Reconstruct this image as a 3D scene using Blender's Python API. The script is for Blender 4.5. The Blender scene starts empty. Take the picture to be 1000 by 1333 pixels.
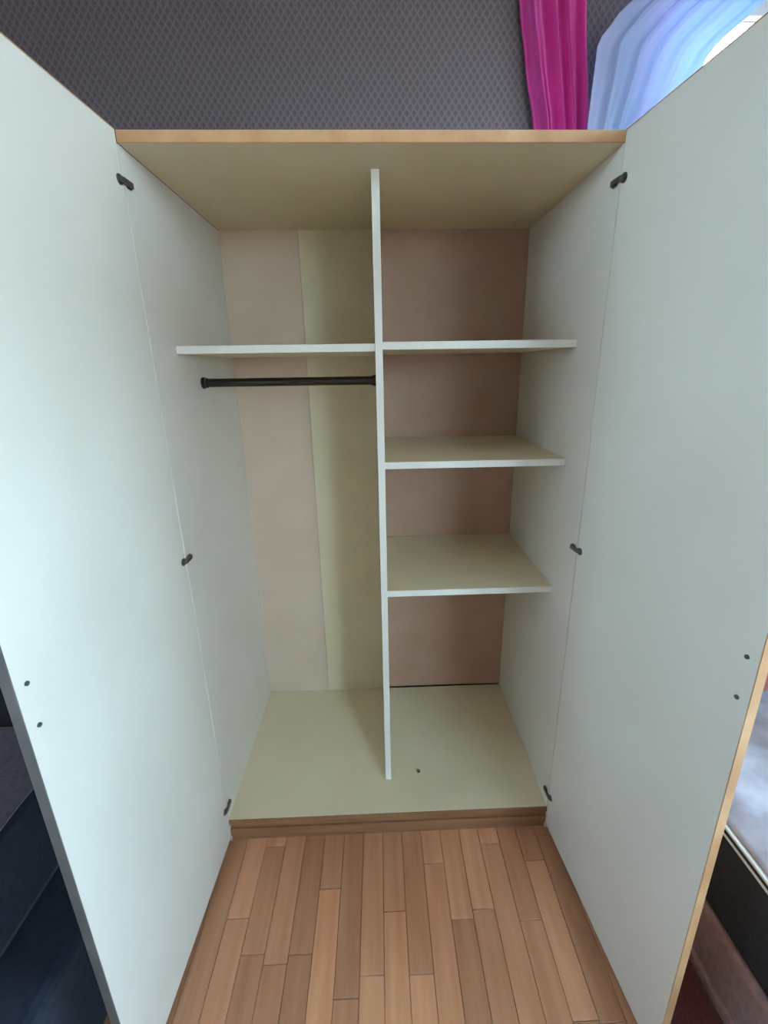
import bpy, bmesh, math, random
from mathutils import Vector, Matrix
random.seed(7)
S = bpy.context.scene
COL = S.collection

# ------------------------------------------------------------------ camera
F_PX, PU, PV = 567.19, 510.44, 649.75
yaw, pitch, roll = 0.0292, -0.2922, -0.0152
fw = Vector((math.sin(yaw)*math.cos(pitch), math.cos(yaw)*math.cos(pitch), math.sin(pitch)))
r0 = Vector((math.cos(yaw), -math.sin(yaw), 0)); u0 = r0.cross(fw)
rt = math.cos(roll)*r0 + math.sin(roll)*u0
up = -math.sin(roll)*r0 + math.cos(roll)*u0
cam_d = bpy.data.cameras.new('camera'); cam = bpy.data.objects.new('camera', cam_d); COL.objects.link(cam)
cam_d.sensor_fit = 'VERTICAL'; cam_d.sensor_height = 36; cam_d.lens = F_PX*36/1333
cam_d.shift_x = (500-PU)/1333; cam_d.shift_y = (PV-666.5)/1333
cam_d.clip_start = 0.02
m = Matrix((rt, up, -fw)).transposed().to_4x4(); m.translation = (-0.0075, -1.0946, 1.5231)
cam.matrix_world = m
S.camera = cam

# ------------------------------------------------------------------ daylight and exposure
SKY_STRENGTH = 10.0
S.view_settings.view_transform = 'Standard'; S.view_settings.look = 'None'
S.view_settings.gamma = 1; S.view_settings.use_curve_mapping = False
S.view_settings.exposure = 1.66
wd = bpy.data.worlds.new('overcast_sky'); S.world = wd; wd.use_nodes = True
nt = wd.node_tree; nt.nodes.clear()
tc = nt.nodes.new('ShaderNodeTexCoord'); sx = nt.nodes.new('ShaderNodeSeparateXYZ')
rp = nt.nodes.new('ShaderNodeValToRGB'); bg = nt.nodes.new('ShaderNodeBackground'); wo = nt.nodes.new('ShaderNodeOutputWorld')
mr = nt.nodes.new('ShaderNodeMapRange'); mr.inputs[1].default_value = -1; mr.inputs[2].default_value = 1
nt.links.new(tc.outputs['Generated'], sx.inputs[0]); nt.links.new(sx.outputs['Z'], mr.inputs[0])
nt.links.new(mr.outputs[0], rp.inputs[0]); nt.links.new(rp.outputs[0], bg.inputs[0]); nt.links.new(bg.outputs[0], wo.inputs[0])
e = rp.color_ramp.elements
e[0].position = 0.47; e[0].color = (0.20, 0.20, 0.19, 1)
e[1].position = 0.53; e[1].color = (0.58, 0.82, 1.0, 1)
e2 = e.new(1.0); e2.color = (0.40, 0.68, 1.0, 1)
bg.inputs['Strength'].default_value = SKY_STRENGTH

# ------------------------------------------------------------------ materials
def lin(c):
    return tuple(((v/255)/12.92 if v/255 <= .04045 else ((v/255+.055)/1.055)**2.4) for v in c) + (1,)
def mat(name, rgb, rough=.5, metal=0, spec=.5, sheen=0):
    m = bpy.data.materials.new(name); m.use_nodes = True
    b = m.node_tree.nodes['Principled BSDF']
    b.inputs['Base Color'].default_value = lin(rgb); b.inputs['Roughness'].default_value = rough
    b.inputs['Metallic'].default_value = metal; b.inputs['Specular IOR Level'].default_value = spec
    if sheen: b.inputs['Sheen Weight'].default_value = sheen
    return m
def N(m, t, **kw):
    n = m.node_tree.nodes.new(t)
    for k, v in kw.items(): setattr(n, k, v)
    return n
def L(m, a, b): m.node_tree.links.new(a, b)
def bsdf(m): return m.node_tree.nodes['Principled BSDF']
def bump(m, src, strength, dist):
    b = N(m, 'ShaderNodeBump'); b.inputs['Strength'].default_value = strength; b.inputs['Distance'].default_value = dist
    L(m, src, b.inputs['Height']); L(m, b.outputs[0], bsdf(m).inputs['Normal'])
def noisy(m, a, b, scale, stretch=(1, 1, 1), detail=3, bumpd=0, rand=0):
    """colour varies between a and b by stretched noise (grain, wear)"""
    t = N(m, 'ShaderNodeTexCoord'); mp = N(m, 'ShaderNodeMapping'); mp.inputs['Scale'].default_value = stretch
    n = N(m, 'ShaderNodeTexNoise'); n.inputs['Scale'].default_value = scale; n.inputs['Detail'].default_value = detail
    r = N(m, 'ShaderNodeValToRGB'); r.color_ramp.elements[0].color = lin(a); r.color_ramp.elements[1].color = lin(b)
    r.color_ramp.elements[0].position = .3; r.color_ramp.elements[1].position = .7
    L(m, t.outputs['Object'], mp.inputs[0])
    if rand:
        oi = N(m, 'ShaderNodeObjectInfo'); mul = N(m, 'ShaderNodeVectorMath', operation='SCALE'); comb = N(m, 'ShaderNodeCombineXYZ')
        for k in range(3): L(m, oi.outputs['Random'], comb.inputs[k])
        L(m, comb.outputs[0], mul.inputs[0]); mul.inputs['Scale'].default_value = 37
        add = N(m, 'ShaderNodeVectorMath', operation='ADD'); L(m, mp.outputs[0], add.inputs[0]); L(m, mul.outputs[0], add.inputs[1])
        L(m, add.outputs[0], n.inputs['Vector'])
    else:
        L(m, mp.outputs[0], n.inputs['Vector'])
    L(m, n.outputs['Fac'], r.inputs[0]); L(m, r.outputs[0], bsdf(m).inputs['Base Color'])
    if bumpd: bump(m, n.outputs['Fac'], .4, bumpd)
    return m

M = {}
M['white'] = noisy(mat('white_melamine', (228, 220, 209), .38), (224, 216, 204), (231, 224, 213), 3, detail=2)
M['cream'] = noisy(mat('cream_melamine', (229, 211, 178), .42), (224, 205, 171), (233, 216, 185), 3, detail=2)
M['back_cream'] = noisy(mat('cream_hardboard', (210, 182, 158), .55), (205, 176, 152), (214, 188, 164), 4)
M['back_shadow_tone'] = noisy(mat('hardboard_shadow_tone', (226, 208, 174), .55), (221, 203, 168), (230, 212, 180), 4)  # greener tone beyond the shadow edge, put into the colour
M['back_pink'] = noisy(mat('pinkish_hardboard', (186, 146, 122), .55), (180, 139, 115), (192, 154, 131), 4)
M['edge_shade_grey'] = noisy(mat('shade_grey_edge', (112, 106, 104), .5), (100, 94, 94), (122, 116, 112), 9, detail=4)  # left door's free edge: its shade is painted in as grey brown
M['beech'] = noisy(mat('beech_edge', (204, 154, 108), .4), (184, 132, 90), (214, 166, 120), 9, (1, 1, 1), 4)
M['beech_dark'] = noisy(mat('brown_wood_edge', (150, 104, 72), .45), (132, 88, 58), (160, 114, 80), 9, (.4, 1, 6), 4)
M['steel'] = mat('dull_steel', (120, 122, 120), .42, 1)
M['rail'] = mat('dark_chrome', (70, 68, 62), .25, 1)
M['screw'] = mat('grey_screw', (96, 98, 98), .45, .5)
M['ceil'] = noisy(mat('white_ceiling', (232, 230, 226), .8), (228, 226, 222), (236, 234, 230), 5)
M['plaster'] = noisy(mat('pale_plaster', (205, 200, 196), .85), (200, 195, 190), (210, 205, 202), 8, bumpd=.002)
M['upvc'] = mat('white_window_plastic', (235, 236, 238), .35)
M['skirting'] = noisy(mat('skirting_brown', (120, 82, 58), .5), (104, 68, 46), (132, 92, 66), 8, (1, 1, 6))
M['navy'] = noisy(mat('navy_fabric', (28, 36, 54), .9, sheen=.1), (23, 31, 48), (34, 42, 60), 60, bumpd=.002)
M['plum'] = noisy(mat('plum_grey_throw', (82, 76, 92), .95, sheen=.3), (70, 64, 80), (92, 86, 100), 90, bumpd=.002)
M['black'] = noisy(mat('black_fabric', (38, 38, 44), .8), (32, 32, 38), (46, 46, 52), 70, bumpd=.001)
M['mauve'] = noisy(mat('mauve_brown_upholstery', (150, 114, 108), .8, sheen=.2), (138, 104, 98), (162, 124, 118), 60, bumpd=.0015)
M['piping'] = mat('white_piping', (225, 225, 228), .6)
M['red'] = noisy(mat('brick_red_fabric', (150, 70, 64), .85, sheen=.2), (138, 60, 55), (160, 82, 74), 50, bumpd=.002)
M['spread'] = noisy(mat('pale_mottled_bedspread', (150, 138, 142), .9), (112, 98, 104), (186, 180, 186), 7, detail=5, bumpd=.006)
M['metalrod'] = mat('grey_curtain_rod', (120, 118, 116), .35, .9)

# satin drape
m = mat('magenta_satin', (230, 70, 170), .27, spec=.7, sheen=.6); M['magenta'] = m
bsdf(m).inputs['Sheen Tint'].default_value = lin((255, 120, 200)); bsdf(m).inputs['Sheen Roughness'].default_value = .4
noisy(m, (224, 62, 166), (240, 88, 186), 14, (1, 1, .15))
tr = N(m, 'ShaderNodeBsdfTranslucent'); tr.inputs[0].default_value = lin((190, 40, 130))
mx = N(m, 'ShaderNodeMixShader'); mx.inputs[0].default_value = .15
L(m, bsdf(m).outputs[0], mx.inputs[1]); L(m, tr.outputs[0], mx.inputs[2]); L(m, mx.outputs[0], m.node_tree.nodes['Material Output'].inputs[0])
# pale blue voile: mostly diffuse cloth, some light comes through
m = mat('pale_blue_voile', (150, 176, 205), .8); M['voile'] = m
noisy(m, (160, 196, 228), (204, 186, 230), 3.6, (1, 1, .12), 1)
tr = N(m, 'ShaderNodeBsdfTranslucent'); tr.inputs[0].default_value = lin((186, 214, 240))
mx = N(m, 'ShaderNodeMixShader'); mx.inputs[0].default_value = .4
L(m, bsdf(m).outputs[0], mx.inputs[1]); L(m, tr.outputs[0], mx.inputs[2]); L(m, mx.outputs[0], m.node_tree.nodes['Material Output'].inputs[0])
# window glass: clear with a fresnel reflection
m = mat('window_glass', (255, 255, 255), .0); M['glass'] = m
tp = N(m, 'ShaderNodeBsdfTransparent'); tp.inputs[0].default_value = (.93, .96, .96, 1)
gl = N(m, 'ShaderNodeBsdfGlossy'); gl.inputs['Roughness'].default_value = .02
fr = N(m, 'ShaderNodeFresnel'); fr.inputs[0].default_value = 1.3
mx = N(m, 'ShaderNodeMixShader'); L(m, fr.outputs[0], mx.inputs[0]); L(m, tp.outputs[0], mx.inputs[1]); L(m, gl.outputs[0], mx.inputs[2])
L(m, mx.outputs[0], m.node_tree.nodes['Material Output'].inputs[0])
# dark wallpaper with a fine diamond weave
m = mat('dark_diamond_wallpaper', (84, 78, 88), .55, spec=.5); M['paper'] = m
t = N(m, 'ShaderNodeTexCoord'); sp = N(m, 'ShaderNodeSeparateXYZ'); L(m, t.outputs['Object'], sp.inputs[0])
hx = N(m, 'ShaderNodeMath', operation='ADD'); L(m, sp.outputs['X'], hx.inputs[0]); L(m, sp.outputs['Y'], hx.inputs[1])
def wave(sign):
    a = N(m, 'ShaderNodeMath', operation='MULTIPLY'); a.inputs[1].default_value = 2*math.pi/.0235; L(m, hx.outputs[0], a.inputs[0])
    b = N(m, 'ShaderNodeMath', operation='MULTIPLY'); b.inputs[1].default_value = sign*2*math.pi/.033; L(m, sp.outputs['Z'], b.inputs[0])
    c = N(m, 'ShaderNodeMath', operation='ADD'); L(m, a.outputs[0], c.inputs[0]); L(m, b.outputs[0], c.inputs[1])
    s = N(m, 'ShaderNodeMath', operation='SINE'); L(m, c.outputs[0], s.inputs[0]); return s
w1, w2 = wave(1), wave(-1)
mxm = N(m, 'ShaderNodeMath', operation='MAXIMUM'); L(m, w1.outputs[0], mxm.inputs[0]); L(m, w2.outputs[0], mxm.inputs[1])
rg = N(m, 'ShaderNodeValToRGB'); rg.color_ramp.elements[0].color = lin((101, 89, 96)); rg.color_ramp.elements[1].color = lin((121, 111, 119))
rg.color_ramp.elements[0].position = .2; rg.color_ramp.elements[1].position = 1
L(m, mxm.outputs[0], rg.inputs[0]); L(m, rg.outputs[0], bsdf(m).inputs['Base Color'])
bump(m, mxm.outputs[0], .35, .0015)
# floor strips: each strip takes its own tone
m = mat('laminate_strip', (160, 112, 84), .33, spec=.45); M['plank'] = m
t = N(m, 'ShaderNodeTexCoord'); mp = N(m, 'ShaderNodeMapping'); mp.inputs['Scale'].default_value = (34, 2.2, 10)
ga = N(m, 'ShaderNodeVectorMath', operation='ADD'); n = N(m, 'ShaderNodeTexNoise'); n.inputs['Scale'].default_value = 1; n.inputs['Detail'].default_value = 4
oi = N(m, 'ShaderNodeObjectInfo')
L(m, t.outputs['Object'], mp.inputs[0]); L(m, mp.outputs[0], ga.inputs[0])
cmb = N(m, 'ShaderNodeCombineXYZ'); ml = N(m, 'ShaderNodeMath', operation='MULTIPLY'); ml.inputs[1].default_value = 91; L(m, oi.outputs['Random'], ml.inputs[0])
L(m, ml.outputs[0], cmb.inputs[1]); L(m, cmb.outputs[0], ga.inputs[1]); L(m, ga.outputs[0], n.inputs['Vector'])
r1 = N(m, 'ShaderNodeValToRGB'); r1.color_ramp.elements[0].color = lin((196, 130, 92)); r1.color_ramp.elements[1].color = lin((222, 160, 120))
r1.color_ramp.elements[0].position = .25; r1.color_ramp.elements[1].position = .75; L(m, n.outputs['Fac'], r1.inputs[0])
hs = N(m, 'ShaderNodeHueSaturation'); L(m, r1.outputs[0], hs.inputs['Color'])
mrv = N(m, 'ShaderNodeMapRange'); mrv.inputs[3].default_value = .72; mrv.inputs[4].default_value = 1.10; L(m, oi.outputs['Random'], mrv.inputs[0])
L(m, mrv.outputs[0], hs.inputs['Value']); L(m, hs.outputs[0], bsdf(m).inputs['Base Color'])
M['gap'] = mat('dark_floor_joint', (150, 100, 72), .8)

# ------------------------------------------------------------------ mesh helpers
def bm_box(bm, lo, hi, bev=0, seg=2):
    r = bmesh.ops.create_cube(bm, size=1); vs = r['verts']
    for v in vs: v.co = Vector([(lo[i]+hi[i])/2 + v.co[i]*(hi[i]-lo[i]) for i in range(3)])
    if bev:
        es = list({ed for v in vs for ed in v.link_edges})
        bmesh.ops.bevel(bm, geom=es, offset=bev, segments=seg, affect='EDGES', profile=.5)
def bm_cyl(bm, c, axis, rad, length, seg=20, sy=1.0):
    r = bmesh.ops.create_cone(bm, segments=seg, radius1=rad, radius2=rad, depth=length, cap_ends=True)
    q = Vector((0, 0, 1)).rotation_difference(Vector(axis).normalized())
    for v in r['verts']:
        v.co.y *= sy
        v.co = q @ v.co + Vector(c)
def obj(name, bm, material, parent=None, smooth=False):
    me = bpy.data.meshes.new(name); bmesh.ops.recalc_face_normals(bm, faces=bm.faces[:]); bm.to_mesh(me); bm.free()
    me.materials.append(M[material]); o = bpy.data.objects.new(name, me); COL.objects.link(o)
    if smooth:
        for p in me.polygons: p.use_smooth = True
    if parent: o.parent = parent
    return o
def box(name, lo, hi, material, parent=None, bev=.0012):
    bm = bmesh.new(); bm_box(bm, lo, hi, bev); return obj(name, bm, material, parent)
def empty(name, loc=(0, 0, 0)):
    o = bpy.data.objects.new(name, None); COL.objects.link(o); o.location = loc; o.empty_display_size = .1; return o
def tag(o, label, cat, group=None):
    o['label'] = label; o['category'] = cat
    if group: o['group'] = group
    return o
def struct(o, label=None):
    o['kind'] = 'structure'
    if label: o['label'] = label
    return o
def grid(name, pts, material, parent=None, thick=0, smooth=True):
    """pts: rows of points -> sheet, optionally solidified"""
    bm = bmesh.new(); V = [[bm.verts.new(p) for p in row] for row in pts]
    for i in range(len(V)-1):
        for j in range(len(V[0])-1):
            bm.faces.new((V[i][j], V[i][j+1], V[i+1][j+1], V[i+1][j]))
    o = obj(name, bm, material, parent, smooth)
    if thick:
        s = o.modifiers.new('thickness', 'SOLIDIFY'); s.thickness = thick; s.offset = 0
    return o

# ------------------------------------------------------------------ room shell
XL, XR, YB, YF, ZC = -1.9, 2.3, 0.68, -3.2, 2.78
T = .12
def wall_with_hole(name, lo, hi, hole, axis, material):
    """box wall with one rectangular opening; axis = the wall's thin axis; hole = (a0,a1,z0,z1)"""
    a0, a1, z0, z1 = hole; k = 1-axis; bm = bmesh.new()
    def piece(p, q, zz0, zz1):
        l = list(lo); h = list(hi); l[k] = p; h[k] = q; l[2] = zz0; h[2] = zz1; bm_box(bm, l, h)
    piece(lo[k], a0, lo[2], hi[2]); piece(a1, hi[k], lo[2], hi[2]); piece(a0, a1, lo[2], z0); piece(a0, a1, z1, hi[2])
    return struct(obj(name, bm, material))
W1 = (.87, 1.98, .92, 2.68)       # window behind the voile, back wall (x0,x1,z0,z1)
W2 = (-1.55, -.40, 1.30, 2.62)     # window in the right wall (y0,y1,z0,z1)
WFILL = (-1.9, -.95, 1.85, 2.62)      # unseen high window added in the left wall to fill the right door (y0,y1,z0,z1)
W4 = (1.08, 2.15, .90, 2.50)       # window in the wall behind the viewer (x0,x1,z0,z1)
struct(wall_with_hole('wall_back', (XL, YB, 0), (XR, YB+T, ZC), W1, 1, 'paper'), 'dark grey wallpaper wall with a fine diamond weave')
struct(wall_with_hole('wall_right', (XR, YF, 0), (XR+T, YB+T, ZC), W2, 0, 'plaster'), 'pale plaster wall with an added fill window')
struct(wall_with_hole('wall_left', (XL-T, YF, 0), (XL, YB+T, ZC), WFILL, 0, 'plaster'), 'pale plaster wall with an added fill window')
struct(wall_with_hole('wall_front', (XL-T, YF-T, 0), (XR+T, YF, ZC), W4, 1, 'plaster'), 'pale plaster wall with an added fill window')
struct(box('ceiling', (XL-T, YF-T, ZC), (XR+T, YB+T, ZC+.1), 'ceil', bev=0), 'white ceiling')
struct(box('baseboard_back', (XL, YB-.014, .0), (XR, YB, .07), 'skirting'), 'brown skirting board')
struct(box('baseboard_left', (XL, YF, .0), (XL+.014, YB-.014, .07), 'skirting'), 'brown skirting board')
struct(box('baseboard_right', (XR-.014, YF, .0), (XR, YB-.014, .07), 'skirting'), 'brown skirting board')

def window(name, axis, hole, pos, label, sg=1):
    a0, a1, z0, z1 = hole; w = struct(empty(name), label)
    def bx(nm, p, q, zz0, zz1, d0, d1, material='upvc', parent=w, bev=.003):
        lo = [0, 0, zz0]; hi = [0, 0, zz1]; k = 1-axis
        lo[k], hi[k] = p, q; lo[axis], hi[axis] = sorted((pos+sg*d0, pos+sg*d1))
        return box(nm, lo, hi, material, parent, bev)
    f = .055
    bx('window_frame', a0, a1, z0, z0+f, .03, .09); bx('window_frame', a0, a1, z1-f, z1, .03, .09)
    bx('window_frame', a0, a0+f, z0+f, z1-f, .03, .09); bx('window_frame', a1-f, a1, z0+f, z1-f, .03, .09)
    mid = (a0+a1)/2
    bx('mullion', mid-.04, mid+.04, z0+f, z1-f, .03, .09)
    bx('pane', a0+f, mid-.04, z0+f, z1-f, .055, .061, 'glass', bev=0); bx('pane', mid+.04, a1-f, z0+f, z1-f, .055, .061, 'glass', bev=0)
    bx('window_sill', a0-.03, a1+.03, z0-.025, z0, -.10, .03)
    return w
window('window_1', 1, W1, YB, 'white framed window behind the pale blue voile curtain')
window('window_2', 0, W2, XR, 'white framed window in the right wall')

window('fill_window', 0, WFILL, XL, 'white framed high window added in the left wall for fill light', -1)
window('window_4', 1, W4, YF, 'white framed window in the wall behind the viewer', -1)

# floor: sub-floor with laminate strips on it
floor = struct(box('floor', (XL-T, YF-T, -.05), (XR+T, YB+T, -.008), 'gap', bev=0), 'orange brown laminate strip floor')
PW, OFF = .065, .04
fixed = {(0): [-.362, -1.1, .1], (-4): [-.155, -.7], (-1): [-.221, -.62], (5): [-.258, -.8], (2): [-.248, -.95], (-5): [-.308, -.9]}
strips = []
k0 = math.floor((XL-OFF)/PW); k1 = math.ceil((XR-OFF)/PW)
for k in range(k0, k1):
    x0 = max(XL, OFF+k*PW); x1 = min(XR, OFF+(k+1)*PW)
    if x1-x0 < .01: continue
    cuts = [YF]; y = YF + random.uniform(.1, .5)
    js = sorted(fixed.get(k, []))
    while y < YB-.12:
        if not any(abs(y-j) < .22 for j in js) and not (js and js[0] < y < js[-1]): cuts.append(y)
        y += random.choice((.28, .36, .44, .52))
    cuts = sorted(cuts + [j for j in js if j < YB-.1]) + [YB]
    for a, b in zip(cuts[:-1], cuts[1:]):
        d = math.hypot((x0+x1)/2*.8, (a+b)/2+.35)
        strips.append((d, x0, x1, a, b))
strips.sort(); g = .0006
for d, x0, x1, a, b in strips[:290]:
    bm = bmesh.new(); cx, cy = (x0+x1)/2, (a+b)/2
    bm_box(bm, (x0+g-cx, a+g-cy, -.008), (x1-g-cx, b-g-cy, 0), .0008, 1)
    o = obj('plank', bm, 'plank', floor); o.location = (cx, cy, 0)
bm = bmesh.new()
for d, x0, x1, a, b in strips[290:]: bm_box(bm, (x0+g, a+g, -.008), (x1-g, b-g, 0))
o = obj('planks', bm, 'plank', floor); o['kind'] = 'stuff'; o['label'] = 'further laminate strips'

# ------------------------------------------------------------------ wardrobe
W, H, D, t = 1.0666, 2.0, .612, .018
h = W/2; ZS = .0945; REC = .127; BKY = .600
wr = tag(empty('wardrobe', (0, 0, 0)), 'tall open two-door wardrobe, white inside with beech edges', 'wardrobe')
for s in (-1, 1):
    p = box('side_panel', (min(s*h, s*(h+t)), .001, 0), (max(s*h, s*(h+t)), D-.004, H-.0225), 'white', wr)
tp = box('top_panel', (-h, .002, H-.022), (h+t, D, H), 'cream', wr)
box('edge_band', (-h, -.0015, H-.0225), (h+t, .002, H+.0005), 'beech', tp, .0015)['label'] = 'beech front edge'
bp = box('bottom_panel', (-h, .0025, ZS-.018), (h, BKY, ZS), 'cream', wr)
box('edge_band', (-h, -.002, ZS-.020), (h, .0025, ZS), 'beech_dark', bp, .001)['label'] = 'brown wood front edge'
pl = box('plinth', (-h, .006, 0), (h, .022, ZS-.018), 'beech_dark', wr); pl['label'] = 'brown wood plinth'
box('plinth_strip', (-h, -.001, .026), (h, .006, .054), 'beech_dark', pl, .002)
# back: three hardboard sheets; left-bay split is a shadow edge painted as two tones
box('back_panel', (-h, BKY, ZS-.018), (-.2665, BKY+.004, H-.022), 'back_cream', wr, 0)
box('back_panel', (-.2655, BKY+.0008, ZS-.018), (-.001, BKY+.0048, H-.022), 'back_shadow_tone', wr, 0)
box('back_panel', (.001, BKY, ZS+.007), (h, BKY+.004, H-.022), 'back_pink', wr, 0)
dv = box('divider', (-.0105, REC+.001, ZS), (.0095, BKY, H-.022), 'cream', wr)
box('edge_band', (-.0105, REC-.001, ZS), (.0095, REC+.001, H-.022), 'white', dv, .0006)
def shelf(x0, x1, zc, rec):
    o = box('shelf', (x0, rec+.001, zc-.010), (x1, BKY, zc+.010), 'cream', wr)
    box('edge_band', (x0, rec-.001, zc-.010), (x1, rec+.001, zc+.010), 'white', o, .0006)
shelf(-h, -.0105, 1.5764, .135)
for z in (1.580, 1.2535, .841): shelf(.0095, h, z, .135)
# hanging rail: oval tube with end brackets
bm = bmesh.new(); bm_cyl(bm, (-.2719, .285, 1.488), (1, 0, 0), .0125, .515, 24)
hr = obj('hanging_rail', bm, 'rail', wr, True); hr['label'] = 'dark metal hanging rail'
mdf = hr.modifiers.new('edge', 'EDGE_SPLIT'); mdf.split_angle = .8
for x, sgn in ((-h, 1), (-.0105, -1)):
    bm = bmesh.new(); bm_cyl(bm, (x+sgn*.003, .285, 1.488), (1, 0, 0), .017, .006, 24); bm_cyl(bm, (x+sgn*.010, .285, 1.488), (1, 0, 0), .0145, .008, 24)
    obj('rail_bracket', bm, 'rail', hr)
bm = bmesh.new(); bm_cyl(bm, (.112, .154, ZS+.002), (0, 0, 1), .006, .004, 16); bm_cyl(bm, (.112, .154, ZS+.0045), (0, 0, 1), .0035, .002, 16)
obj('screw', bm, 'screw', wr)['label'] = 'small dark screw in the wardrobe floor'

def door(s, ang, dw, label):
    """s = -1 left, +1 right; local x runs from the hinge to the free edge, local y is outward (thickness)"""
    piv = Vector((s*h, -.0022, 0)); th = .018; z0, z1 = .0215, H
    dirv = Vector((s*math.sin(ang), -math.cos(ang), 0)); out = Vector((s*math.cos(ang), math.sin(ang), 0))
    def place(o):
        for v in o.data.vertices:
            c = v.co.copy(); v.co = piv + dirv*c.x + out*c.y + Vector((0, 0, c.z))
        if s > 0: o.data.flip_normals()
        return o
    d = place(box('door', (.001, 0, z0+.001), (dw-.0012, th-.003, z1-.001), 'white', wr)); d['label'] = label
    place(box('veneer', (.001, th-.003, z0+.001), (dw-.0012, th, z1-.001), 'beech', d, .0005))['label'] = 'beech outer face'
    place(box('edge_band', (dw-.0012, 0, z0), (dw+.0008, th, z1), 'beech' if s > 0 else 'edge_shade_grey', d, .0006))['label'] = 'beech free edge' if s > 0 else 'free edge with shade painted in as grey brown'
    place(box('edge_band', (0, 0, z0-.001), (dw-.0012, th, z0+.001), 'beech_dark', d, .0004))
    place(box('edge_band', (0, 0, z1-.001), (dw-.0012, th, z1+.001), 'beech', d, .0004))
    for z in (1.07, .992):
        bm = bmesh.new(); bm_cyl(bm, (dw-.021, -.001, z), (0, 1, 0), .0038, .003, 14); bm_cyl(bm, (dw-.021, -.0028, z), (0, 1, 0), .0022, .001, 10)
        place(obj('screw', bm, 'screw', d))
    for z in (1.908, 1.037, .153):
        # concealed hinge: cup plate on the door, bent arm, mounting plate on the side panel
        bm = bmesh.new()
        bm_cyl(bm, (.014, -.0012, z), (0, 1, 0), .010, .0025, 24)
        me_pts = [(.018, -.001), (.008, -.0035), (-.004, -.0035), (-.026, -.0025)]
        hw = .0055
        for (xa, ya), (xb, yb) in zip(me_pts[:-1], me_pts[1:]):
            vs = []
            for x, y in ((xa, ya), (xb, yb)):
                for dy in (0, -.005):
                    for dz in (-hw, hw): vs.append(bm.verts.new((x, y+dy, z+dz)))
            for q in ((0, 1, 3, 2), (4, 6, 7, 5), (0, 2, 6, 4), (1, 5, 7, 3), (0, 4, 5, 1), (2, 3, 7, 6)):
                bm.faces.new([vs[i] for i in q])
        bm_box(bm, (-.026, -.0025, z-.008), (-.010, -.0002, z+.008), .0006)
        hg = place(obj('hinge', bm, 'steel', d)); hg['label'] = 'dull steel concealed hinge'
door(-1, .0397, .539, 'left door standing open, bright white inner face')
door(1, .0865, .5365, 'right door standing open, white inner face')

# ------------------------------------------------------------------ curtains
def lerp_tab(tab, z):
    for (za, va), (zb, vb) in zip(tab[:-1], tab[1:]):
        if za >= z >= zb:
            k = (za-z)/(za-zb); k = k*k*(3-2*k)*.35+k*.65; return va+(vb-va)*k
    return tab[-1][1] if z < tab[-1][0] else tab[0][1]
def curtain(name, left, right, z1, z0, yc, amp, folds, material, seed, pinch, nz=90, nx=120):
    rnd = random.Random(seed); ph = [rnd.uniform(0, 6.28) for _ in range(6)]; rows = []
    for i in range(nz+1):
        z = z1+(z0-z1)*i/nz; a, b = lerp_tab(left, z), lerp_tab(right, z); row = []
        for j in range(nx+1):
            s = j/nx
            f = 2*math.pi*folds*s + .9*math.sin(2*math.pi*s*1.3+ph[0]) + .5*math.sin(z*2.1+ph[1])*s*3
            y = yc + amp*(math.sin(f)+.35*math.sin(2*f+ph[2]+z*1.2)+.2*math.sin(3.1*f+ph[3]-z*2))/1.3
            x = a+(b-a)*s + .006*math.sin(f*1.0+ph[4]+z*3)
            row.append((x, y, z))
        rows.append(row)
    return grid(name, rows, material, thick=.0015)
c = curtain('drape', [(2.70, .445), (2.60, .472), (2.45, .503), (2.28, .545), (2.0, .575), (1.5, .60), (.08, .58)],
            [(2.70, .65), (2.60, .664), (2.28, .709), (2.0, .725), (1.5, .72), (.08, .75)], 2.71, .08, .626, .027, 3.5, 'magenta', 3, 0)
tag(c, 'magenta satin drape hanging in folds beside the wardrobe top', 'curtain')
c = curtain('voile_curtain', [(2.70, .97), (2.605, .835), (2.54, .755), (2.47, .700), (2.2, .69), (1.45, .70), (.3, .74)],
            [(2.70, 1.36), (2.61, 1.235), (2.44, 1.05), (2.2, .935), (1.6, .84), (1.45, .83), (.3, .95)], 2.70, .3, .566, .009, 5, 'voile', 11, 0)
tag(c, 'pale blue voile curtain swept aside in front of the window', 'curtain')
rod = tag(empty('curtain_rod', (1.2, .60, 2.725)), 'grey metal curtain rod above the window by the ceiling', 'curtain rod')
bm = bmesh.new(); bm_cyl(bm, (0, 0, 0), (1, 0, 0), .011, 1.75, 20); obj('rod', bm, 'metalrod', rod, True)
for x in (-.89, .89):
    bm = bmesh.new(); bmesh.ops.create_uvsphere(bm, u_segments=16, v_segments=10, radius=.02)
    for v in bm.verts: v.co.x += x
    obj('finial', bm, 'metalrod', rod, True)
for x in (-.83, .83): box('bracket', (x-.008, -.008, -.008), (x+.008, .08, .008), 'metalrod', rod)

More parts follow.
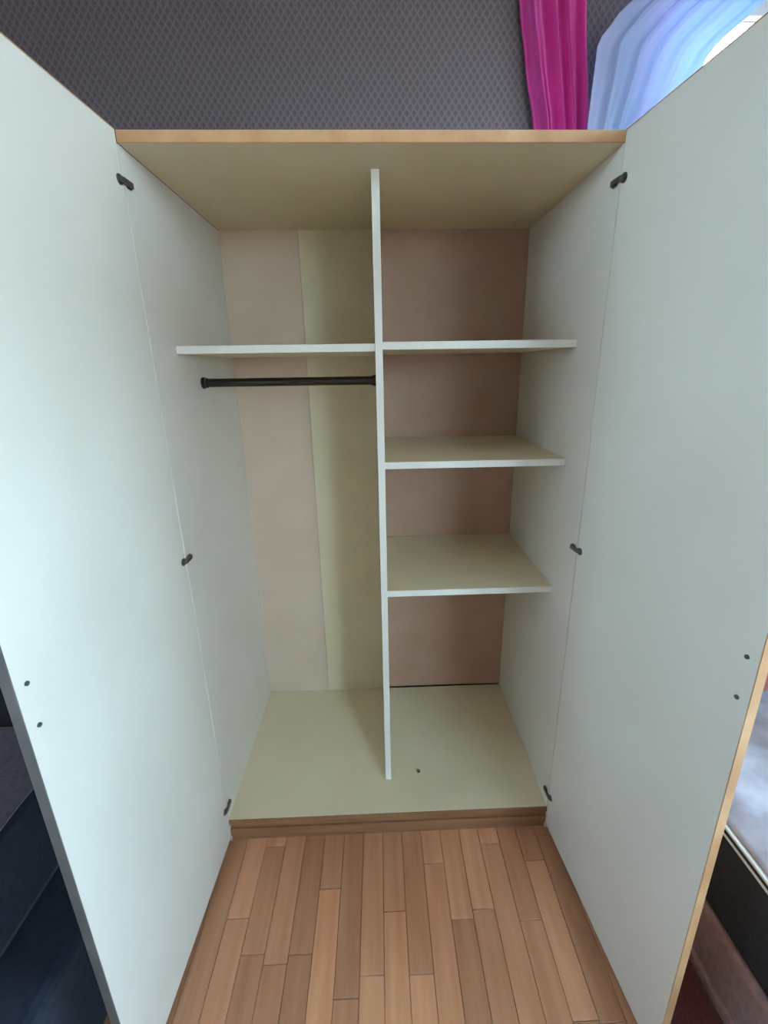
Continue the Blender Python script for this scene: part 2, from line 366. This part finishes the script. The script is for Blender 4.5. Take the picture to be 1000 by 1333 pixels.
# ------------------------------------------------------------------ bed at the right
BX0, BX1, BY0, BY1 = .80, 1.72, -1.35, .50
bed = tag(empty('bed', ((BX0+BX1)/2, (BY0+BY1)/2, 0)), 'low bed with mauve brown base and black mattress beside the right door', 'bed')
def bed_part(name, lo, hi, material, bev, parent=None, label=None):
    o = box(name, [lo[i]-bed.location[i] for i in range(3)], [hi[i]-bed.location[i] for i in range(3)], material, parent or bed, bev)
    if label: o['label'] = label
    for p in o.data.polygons: p.use_smooth = False
    return o
bed_part('bed_base', (BX0, BY0, .015), (BX1, BY1, .185), 'mauve', .012, label='mauve brown upholstered base')
bed_part('plinth_ledge', (BX0-.012, BY0, .0), (BX1, BY1, .03), 'mauve', .006)
mt = bed_part('mattress', (BX0+.008, BY0, .187), (BX1, BY1, .452), 'black', .02, label='black mattress side')
bed_part('piping', (BX0+.004, BY0, .446), (BX1+.003, BY1, .456), 'piping', .004, mt, 'white piping')
bed_part('piping', (BX0+.004, BY0, .428), (BX1+.003, BY1, .433), 'piping', .002, mt, 'white piping')
# rumpled bedspread lying on it
rows = []
rr = random.Random(5); ws = [(rr.uniform(3, 14), rr.uniform(3, 14), rr.uniform(0, 6.28), rr.uniform(.001, .004)) for _ in range(9)]
nx, ny = 60, 90
for i in range(nx+1):
    x = BX0+.012+(BX1-BX0-.03)*i/nx; row = []
    for j in range(ny+1):
        y = BY0+.02+(BY1-BY0-.04)*j/ny
        z = .474+sum(a*math.sin(p*x+q*y+f) for p, q, f, a in ws)
        ed = min(1, i/4, (nx-i)/4, j/4, (ny-j)/4); z = .4585+(z-.4585)*ed
        row.append((x, y, z))
    rows.append(row)
bs = grid('bedspread', rows, 'spread', thick=.004)
tag(bs, 'pale grey mottled bedspread lying on the low bed', 'bedspread')
# dark red sheet laid over the floor to stand for shade beside the bed
rows = []
for i in range(13):
    x = .615+.171*i/12
    rows.append([(x, -1.0+.92*j/40, .0045+.0012*math.sin(j*.7+i*.4)*min(1, j/3, (40-j)/3)) for j in range(41)])
M['floor_shade'] = noisy(mat('dark_red_shade', (96, 44, 40), .95, sheen=.2), (84, 36, 33), (108, 52, 47), 120, bumpd=.002)
tag(grid('shade_strip', rows, 'floor_shade', thick=.006), 'narrow dark red sheet standing in for shade on the floor along the bed', 'floor_shade')
# red cushion on the bed
def cushion(name, c, size, material, rz, tilt, label):
    bm = bmesh.new(); bmesh.ops.create_grid(bm, x_segments=18, y_segments=18, size=1)
    top = [v for v in bm.verts]
    pts = {}
    for v in top: pts[v.index] = (v.co.x, v.co.y)
    bm.free(); bm = bmesh.new(); n = 18
    def sheet(sg):
        out = []
        for i in range(n+1):
            r_ = []
            for j in range(n+1):
                u, w = -1+2*i/n, -1+2*j/n
                k = max(0, (1-u**4)*(1-w**4))**.5
                r_.append(bm.verts.new((u*size[0]*(1-.06*(1-w*w)), w*size[1]*(1-.06*(1-u*u)), sg*size[2]*k)))
            out.append(r_)
        for i in range(n):
            for j in range(n): bm.faces.new((out[i][j], out[i+1][j], out[i+1][j+1], out[i][j+1]))
    sheet(1); sheet(-1); bmesh.ops.remove_doubles(bm, verts=bm.verts[:], dist=1e-5)
    o = obj(name, bm, material, None, True); o.location = c; o.rotation_euler = (tilt, 0, rz)
    return tag(o, label, 'cushion')
cushion('cushion', (1.25, .09, .722), (.22, .22, .07), 'red', .15, 1.25, 'brick red cushion leaning at the far end of the bed')

# ------------------------------------------------------------------ dark seat at the left
sf = tag(empty('sofa', (-1.25, -.3, 0)), 'dark navy low sofa in shade beyond the left door', 'sofa')
def sp_(name, lo, hi, material, bev, label=None):
    o = box(name, [lo[i]-sf.location[i] for i in range(3)], [hi[i]-sf.location[i] for i in range(3)], material, sf, bev)
    if label: o['label'] = label
sp_('base', (-1.70, -1.15, .05), (-.68, .55, .36), 'navy', .02)
for y0, y1 in ((-1.15, .095), (.105, .55)): sp_('seat_cushion', (-1.45, y0, .362), (-.80, y1, .605), 'navy', .035)
sp_('backrest', (-1.72, -1.15, .362), (-1.452, .55, .92), 'navy', .05)
for x in (-1.64, -.74):
    for y in (-1.08, .48): sp_('foot', (x-.03, y-.03, 0), (x+.03, y+.03, .05), 'black', .004)
rows = []
for i in range(31):
    x = -.815-(.60)*i/30; row = []
    for j in range(41):
        y = -.62+.50*j/40
        row.append((x, y, .613+.003*math.sin(9*x+14*y)+.002*math.sin(31*y)))
    rows.append(row)
tag(grid('throw_blanket', rows, 'plum', thick=.005), 'plum grey throw blanket spread on the navy sofa seat', 'blanket')
